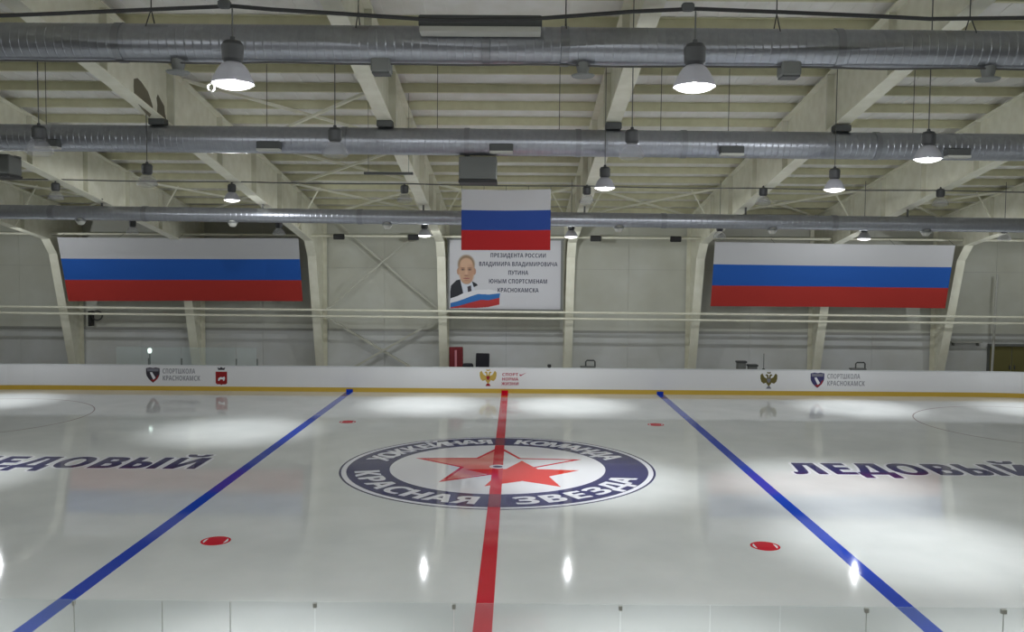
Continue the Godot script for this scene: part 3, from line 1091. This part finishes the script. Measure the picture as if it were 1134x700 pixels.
func cables() -> void:
	var st := mb()
	var pts := []
	var p := [[-9.2, 9.0], [-7.6, 8.85], [-6.19, 8.83], [-5.49, 8.86], [-4.44, 8.91], [-3.19, 8.97], [-2.69, 8.93], [-1.76, 8.88], [-0.78, 8.82], [-0.37, 8.81], [0.67, 8.83], [1.95, 8.93], [2.76, 8.97], [3.68, 8.94], [4.84, 8.9], [5.76, 8.86], [6.96, 8.88], [8.8, 9.0]]
	for e in p:
		pts.append(Vector3(e[0], e[1], 13.2))
	tube(st, pts, 0.026, 8)
	var c := thing("support_cable", "thick black cable sagging between the two nearest lamps above the nearest duct", "cable")
	part("cable_run", st, M.black, c)
	for x in [-3.19, 2.76]:
		st = mb()
		cbox(st, Vector3(x - 0.1, 8.99, 13.2), Vector3(0.16, 0.1, 0.1), 0.02)
		part("junction_box", st, M.dark, c)
	st = mb()
	pts = []
	for k in 73:
		var x := -36.0 + k
		pts.append(Vector3(x, 8.48 - 0.0055 * x - 0.03 * sin(PI * fposmod((x + 9.2) / 6.0, 1.0)), -5.2))
	tube(st, pts, 0.022, 6)
	tag(part(numbered("support_cable"), st, M.wire, self), "thin level cable crossing all the rafters behind the middle duct", "cable")

func glass() -> void:
	var joints := [-8.5, -7.5, -5.6, -4.49, -3.49, -2.72, -1.76, -0.19, 1.69, 2.70, 3.49, 4.46, 6.0, 7.0, 8.0]
	var near := thing("glass_screen", "low clear glass screen along the near boards at the bottom of the picture", "glass screen", Vector3(0, 1.17, 14.93))
	for i in joints.size() - 1:
		var x0: float = joints[i] + 0.004
		var x1: float = joints[i + 1] - 0.004
		var st := mb()
		box(st, Vector3((x0 + x1) / 2, 0.34, 0), Vector3(x1 - x0, 0.68, 0.012))
		part("pane", st, M.glass, near)
		if joints[i] in [-4.49, -3.49, -2.72, 4.46, 6.0]:
			st = mb()
			box(st, Vector3(joints[i], 0.335, 0), Vector3(0.005, 0.67, 0.014))
			part("joint_seal", st, M.pale, near)
	for e in [[-4.49, 0.025], [-1.76, 0.04], [-0.19, 0.04], [1.69, 0.04], [4.46, 0.045], [6.0, 0.06]]:
		var st := mb()
		for s in [-1, 1]:
			box(st, Vector3(e[0], 0.64, s * 0.013), Vector3(e[1], 0.05, 0.013))
		part("clamp", st, M.pale, near)
	# short glass screen on the far boards
	var far := thing("glass_screen", "low clear glass screen on the far boards above the left crest", "glass screen", Vector3(0, 1.17, -14.93))
	for e in [[-17.7, -16.25], [-16.2, -14.75], [-14.7, -12.25], [-12.2, -11.3]]:
		var st := mb()
		box(st, Vector3((e[0] + e[1]) / 2, 0.4, 0), Vector3(e[1] - e[0], 0.8, 0.012))
		part("pane", st, M.glass, far)
		st = mb()
		box(st, Vector3(e[1] + 0.02, 0.15, 0), Vector3(0.05, 0.3, 0.05))
		part("post", st, M.grey, far)

# ---------------------------------------------------------------- prints on the boards

func shield(w: float, h: float) -> PackedVector2Array:
	var p := PackedVector2Array([Vector2(-w, h * 0.9), Vector2(-w * 0.45, h), Vector2(0, h * 0.93), Vector2(w * 0.45, h), Vector2(w, h * 0.9)])
	for k in 6:
		var a := k / 6.0
		p.append(Vector2(w * (1.0 - a * a), h * 0.3 - h * 1.3 * a))
	p.append(Vector2(0, -h))
	for k in range(5, -1, -1):
		var a := k / 6.0
		p.append(Vector2(-w * (1.0 - a * a), h * 0.3 - h * 1.3 * a))
	return p

func board_prints() -> void:
	var z := -BOARD_Z + 0.002
	var b := get_node("rink_boards")
	# club crest with its two-line name, once on each side
	for e in [[-16.02, "left"], [14.18, "right"]]:
		var c := Node3D.new()
		c.name = "crest_print"
		c.set_meta("label", "shield crest with two grey text lines on the %s far boards" % e[1])
		c.position = Vector3(e[0], 0.70, z)
		b.add_child(c, true)
		var st := mb()
		plate(st, shield(0.31, 0.35), Transform3D(), 0.003)
		part("shield", st, M.crest_black if e[1] == "left" else M.crest_blue, c)
		st = mb()
		plate(st, PackedVector2Array([Vector2(-0.27, 0.3), Vector2(0.27, 0.3), Vector2(0.25, 0.17), Vector2(-0.25, 0.17)]), Transform3D(Basis(), Vector3(0, 0, 0.003)), 0.002)
		part("band", st, M.ink_grey, c)
		st = mb()
		plate(st, PackedVector2Array([Vector2(-0.14, 0.12), Vector2(-0.04, 0.14), Vector2(0.12, -0.12), Vector2(0.02, -0.22), Vector2(-0.06, -0.06)]), Transform3D(Basis(), Vector3(0, 0, 0.003)), 0.002)
		part("white_stroke", st, M.print_white, c)
		st = mb()
		plate(st, PackedVector2Array([Vector2(-0.12, -0.22), Vector2(0.13, -0.18), Vector2(0.2, -0.02), Vector2(0.27, 0.02), Vector2(0.2, -0.18), Vector2(0, -0.32)]), Transform3D(Basis(), Vector3(0, 0, 0.003)), 0.002)
		part("red_tip", st, M.crest_red, c)
		for l in [["СПОРТШКОЛА", 0.08, 1.48], ["КРАСНОКАМСК", -0.24, 1.70]]:
			st = mb()
			var wd := text(mb(), l[0], Transform3D(), 0.22)
			text(st, l[0], Transform3D(Basis(), Vector3(0.44 + l[2] / 2, l[1], 0)), 0.22, l[2] / wd, 0.003)
			part("name_line", st, M.ink_faint, c)
	# red regional arms
	var r := Node3D.new()
	r.name = "arms_print"
	r.set_meta("label", "red coat of arms with a small dark crown on the far boards")
	r.position = Vector3(-12.9, 0.60, z)
	b.add_child(r)
	var st := mb()
	plate(st, PackedVector2Array([Vector2(-0.26, 0.28), Vector2(0.26, 0.28), Vector2(0.26, -0.24), Vector2(0.2, -0.3), Vector2(0.05, -0.3), Vector2(0, -0.34), Vector2(-0.05, -0.3), Vector2(-0.2, -0.3), Vector2(-0.26, -0.24)]), Transform3D(), 0.003)
	part("red_shield", st, M.crest_red, r)
	st = mb()
	plate(st, PackedVector2Array([Vector2(-0.15, -0.14), Vector2(-0.14, -0.02), Vector2(-0.05, 0.03), Vector2(0.06, 0.02), Vector2(0.14, 0.06), Vector2(0.17, -0.02), Vector2(0.13, -0.14), Vector2(0.08, -0.14), Vector2(0.06, -0.07), Vector2(-0.06, -0.07), Vector2(-0.09, -0.14)]), Transform3D(Basis(), Vector3(0, 0, 0.003)), 0.002)
	part("white_beast", st, M.print_white, r)
	st = mb()
	plate(st, PackedVector2Array([Vector2(-0.14, 0.36), Vector2(0.14, 0.36), Vector2(0.18, 0.48), Vector2(0.08, 0.43), Vector2(0, 0.5), Vector2(-0.08, 0.43), Vector2(-0.18, 0.48)]), Transform3D(), 0.003)
	part("crown", st, M.crest_black, r)
	# double-headed eagles: a gold one at the middle, an olive one on the right
	for e in [[-0.76, 0.68, M.gold, M.crest_red, "gold"], [11.98, 0.66, M.olive, M.ink_grey, "olive"]]:
		var g := Node3D.new()
		g.name = "eagle_print"
		g.set_meta("label", "%s double-headed eagle emblem on the far boards" % e[4])
		g.position = Vector3(e[0], e[1], z)
		b.add_child(g, true)
		st = mb()
		plate(st, PackedVector2Array([Vector2(-0.09, 0.14), Vector2(0.09, 0.14), Vector2(0.11, -0.12), Vector2(0, -0.26), Vector2(-0.11, -0.12)]), Transform3D(), 0.003)
		part("body", st, e[2], g)
		for s in [-1, 1]:
			st = mb()
			plate(st, PackedVector2Array([Vector2(s * 0.09, 0.1), Vector2(s * 0.2, 0.16), Vector2(s * 0.3, 0.34), Vector2(s * 0.38, 0.26), Vector2(s * 0.38, 0.1), Vector2(s * 0.34, -0.04), Vector2(s * 0.24, -0.13), Vector2(s * 0.1, -0.08)]), Transform3D(), 0.003)
			part("wing", st, e[2], g)
			st = mb()
			plate(st, PackedVector2Array([Vector2(s * 0.01, 0.14), Vector2(s * 0.08, 0.14), Vector2(s * 0.1, 0.22), Vector2(s * 0.17, 0.25), Vector2(s * 0.1, 0.31), Vector2(s * 0.03, 0.27)]), Transform3D(), 0.003)
			part("head", st, e[2], g)
		st = mb()
		plate(st, PackedVector2Array([Vector2(-0.07, 0.33), Vector2(0.07, 0.33), Vector2(0.09, 0.41), Vector2(0, 0.38), Vector2(-0.09, 0.41)]), Transform3D(), 0.003)
		part("crown", st, e[2], g)
		st = mb()
		plate(st, PackedVector2Array([Vector2(-0.05, -0.24), Vector2(0.05, -0.24), Vector2(0.12, -0.36), Vector2(-0.12, -0.36)]), Transform3D(), 0.003)
		part("tail", st, e[3], g)
		st = mb()
		plate(st, shield(0.08, 0.1), Transform3D(Basis(), Vector3(0, 0, 0.003)), 0.002)
		part("breast_shield", st, e[3], g)
	var s := Node3D.new()
	s.name = "slogan_print"
	s.set_meta("label", "three red text lines with a tick on the middle far boards")
	s.position = Vector3(0.24, 0.62, z)
	b.add_child(s)
	for l in [["СПОРТ", 0.17, 0.72], ["НОРМА", -0.04, 0.74], ["ЖИЗНИ", -0.25, 0.78]]:
		st = mb()
		var wd := text(mb(), l[0], Transform3D(), 0.13)
		text(st, l[0], Transform3D(Basis(), Vector3(0, l[1], 0)), 0.13, l[2] / wd, 0.003)
		part("text_line", st, M.ink_red, s)
	st = mb()
	plate(st, PackedVector2Array([Vector2(0.42, 0.22), Vector2(0.47, 0.16), Vector2(0.75, 0.33), Vector2(0.49, 0.22), Vector2(0.45, 0.26)]), Transform3D(), 0.003)
	part("tick", st, M.ink_red, s)

# ---------------------------------------------------------------- behind the far boards

func chair(called: String, label: String, at: Vector3, turn: float, m: Material, tall: float, highlight: bool) -> void:
	var c := thing(called, label, "chair", at)
	c.rotation.y = turn
	var st := mb()
	cbox(st, Vector3(0, 0.62, 0), Vector3(0.6, 0.12, 0.55), 0.03)
	part("seat", st, m, c)
	st = mb()
	cbox(st, Vector3(0, 0.68 + tall / 2, -0.26), Vector3(0.66, tall, 0.1), 0.04, Basis(Vector3.RIGHT, -0.1))
	part("backrest", st, m, c)
	if highlight:  # pink highlight on the backrest, built as a coloured strip
		st = mb()
		box(st, Vector3(-0.02, 0.66 + tall / 2, -0.19), Vector3(0.1, tall * 0.8, 0.02), Basis(Vector3.RIGHT, -0.1))
		part("highlight_strip", st, M.pink, c)
	for s in [[-1, -1], [1, -1], [-1, 1], [1, 1]]:
		st = mb()
		tube(st, [Vector3(s[0] * 0.26, -0.05, s[1] * 0.24), Vector3(s[0] * 0.24, 0.57, s[1] * 0.22)], 0.02, 6)
		part("leg", st, M.dark, c)

func bench_side() -> void:
	chair("armchair", "dark red high-backed chair behind the far boards beside the poster column", Vector3(-2.28, 0, -16.1), 0.15, M.maroon, 1.28, true)
	chair("dark_chair", "dark chair behind the far boards right of the red chair", Vector3(-1.13, 0, -16.2), -0.2, M.fabric_dark, 0.98, false)
	var bag := thing("bag", "low dark bag between the red chair and the dark chair", "bag", Vector3(-1.72, 0.0, -15.6))
	var st := mb()
	cbox(st, Vector3(0, 1.02, 0), Vector3(0.5, 0.5, 0.3), 0.08)
	part("pouch", st, M.fabric_dark, bag)
	st = mb()
	box(st, Vector3(0, 0.36, 0), Vector3(0.7, 0.82, 0.4))
	part("stand", st, M.grey, bag)
	# little things left on the board ledge
	var puck := thing("video_camera", "tiny black camera on the board top under the poster's right corner", "camera", Vector3(2.02, 1.17, -14.93))
	st = mb()
	cbox(st, Vector3(0, 0.09, 0), Vector3(0.17, 0.13, 0.1), 0.02)
	part("body", st, M.black, puck)
	st = mb()
	box(st, Vector3(0, 0.012, 0), Vector3(0.1, 0.024, 0.08))
	part("foot", st, M.dark, puck)
	for e in [[3.85, -15.9, "dark stool with a raised handle behind the boards right of the poster"], [16.4, -15.9, "dark stool with a raised handle behind the boards right of the right crest"]]:
		var t := thing("stool", e[2], "stool", Vector3(e[0], 0, e[1]), "dark stools behind the far boards")
		st = mb()
		cbox(st, Vector3(0, 1.12, 0), Vector3(0.7, 0.07, 0.35), 0.02)
		part("seat", st, M.grey, t)
		st = mb()
		tube(st, [Vector3(-0.1, 1.12, 0), Vector3(-0.1, 1.36, 0), Vector3(-0.04, 1.42, 0), Vector3(0.28, 1.42, 0), Vector3(0.33, 1.36, 0), Vector3(0.33, 1.12, 0)], 0.035, 8)
		part("handle", st, M.dark, t)
		for s in [[-1, -1], [1, -1], [-1, 1], [1, 1]]:
			st = mb()
			tube(st, [Vector3(s[0] * 0.32, -0.05, s[1] * 0.14), Vector3(s[0] * 0.28, 1.1, s[1] * 0.12)], 0.025, 6)
			part("leg", st, M.dark, t)
	for e in [[10.98, 1.38, "short dark post behind the boards left of the olive eagle"], [11.5, 1.22, "low dark block behind the boards at the olive eagle"]]:
		var t := thing("dark_post", e[2], "post", Vector3(e[0], 0, -15.9))
		st = mb()
		cbox(st, Vector3(0, e[1] / 2 - 0.025, 0), Vector3(0.4, e[1] + 0.05, 0.3), 0.03)
		part("body", st, M.grey, t)
		st = mb()
		box(st, Vector3(0, e[1] + 0.03, 0), Vector3(0.46, 0.08, 0.34))
		part("cover", st, M.dark, t)
	var pole := thing("flag_pole", "thin dark upright rod on the far boards above the olive eagle", "rod", Vector3(11.75, 1.17, -14.93))
	st = mb()
	tube(st, [Vector3.ZERO, Vector3(0, 0.72, 0)], 0.022, 6)
	part("rod", st, M.grey, pole)
	st = mb()
	box(st, Vector3(0, 0.02, 0), Vector3(0.1, 0.04, 0.1))
	part("foot", st, M.dark, pole)
	# glint on a glass post at the left, built as a small glowing body
	var lamp := thing("glass_glint", "small bright glint on a short glass post on the far boards at the left crest", "lamp", Vector3(-16.22, 1.17, -15.04))
	st = mb()
	tube(st, [Vector3.ZERO, Vector3(0, 0.5, 0)], 0.04, 8)
	part("post", st, M.grey, lamp)
	st = mb()
	lathe(st, [Vector2(0.0, 0.5), Vector2(0.07, 0.52), Vector2(0.1, 0.62), Vector2(0.08, 0.72), Vector2(0.0, 0.76)], Vector3.ZERO, 14)
	part("glint_glow", st, M.glint_on if M.has("glint_on") else glow(Color(0.92, 1.0, 0.96), 1.2), lamp)
	var l := OmniLight3D.new()  # weak light added to go with the glowing glint
	l.name = "glint_light"
	l.position = Vector3(0, 0.62, 0)
	l.light_energy = 0.03
	l.light_color = Color(0.92, 1.0, 0.96)
	l.light_size = 0.05
	l.omni_range = 60.0
	l.omni_attenuation = 2.0
	l.shadow_enabled = true
	lamp.add_child(l)
	# black bracket with a ring under the left flag
	var br := thing("wall_bracket", "small black bracket with a ring under the left end of the left wall flag", "bracket", Vector3(-20.52, 2.7, -18.6))
	st = mb()
	box(st, Vector3(0, 0.35, 0.2), Vector3(0.12, 0.75, 0.4))
	part("plate", st, M.black, br)
	st = mb()
	var pts := []
	for k in 17:
		var a := TAU * k / 16
		pts.append(Vector3(0.35 + cos(a) * 0.26, 0.5 + sin(a) * 0.22, 0.3))
	tube(st, pts, 0.035, 6)
	part("ring", st, M.dark, br)
	# right-hand end: a pale door leaf, a shelf and a tall pale pole
	var d := thing("door_1", "olive-yellow double door in the far wall at the right edge", "door", Vector3(25.1, -0.05, BACK), "", "structure")
	for s in [-1, 1]:
		st = mb()
		cbox(st, Vector3(s * 0.56, 1.02, 0.06), Vector3(1.08, 2.04, 0.08), 0.015)
		part("leaf", st, M.door, d)
		st = mb()
		box(st, Vector3(s * 0.12, 1.0, 0.13), Vector3(0.04, 0.2, 0.06))
		part("handle", st, M.dark, d)
	st = mb()
	box(st, Vector3(0, 2.1, 0.06), Vector3(2.4, 0.12, 0.12))
	for s in [-1, 1]:
		box(st, Vector3(s * 1.16, 1.0, 0.06), Vector3(0.1, 2.1, 0.12))
	part("door_frame", st, M.grey, d)
	var sh := thing("wall_shelf", "narrow pale shelf on the far wall left of the olive door", "shelf", Vector3(22.75, 2.2, BACK))
	st = mb()
	box(st, Vector3(0, 0, 0.17), Vector3(1.5, 0.06, 0.3))
	part("board", st, M.pale, sh)
	for s in [-1, 1]:
		st = mb()
		box(st, Vector3(s * 0.6, -0.1, 0.12), Vector3(0.05, 0.16, 0.2))
		part("bracket", st, M.grey, sh)
	var tp := thing("tall_pole", "tall slim pale pole in front of the far wall near the right edge", "pole", Vector3(23.75, -0.05, -18.0))
	st = mb()
	tube(st, [Vector3(0, 0.04, 0), Vector3(0.12, 5.6, 0)], 0.06, 10)
	part("shaft", st, M.pale, tp)
	st = mb()
	lathe(st, [Vector2(0.0, 0.0), Vector2(0.2, 0.0), Vector2(0.2, 0.04), Vector2(0.0, 0.06)], Vector3.ZERO, 16)
	part("foot", st, M.grey, tp)
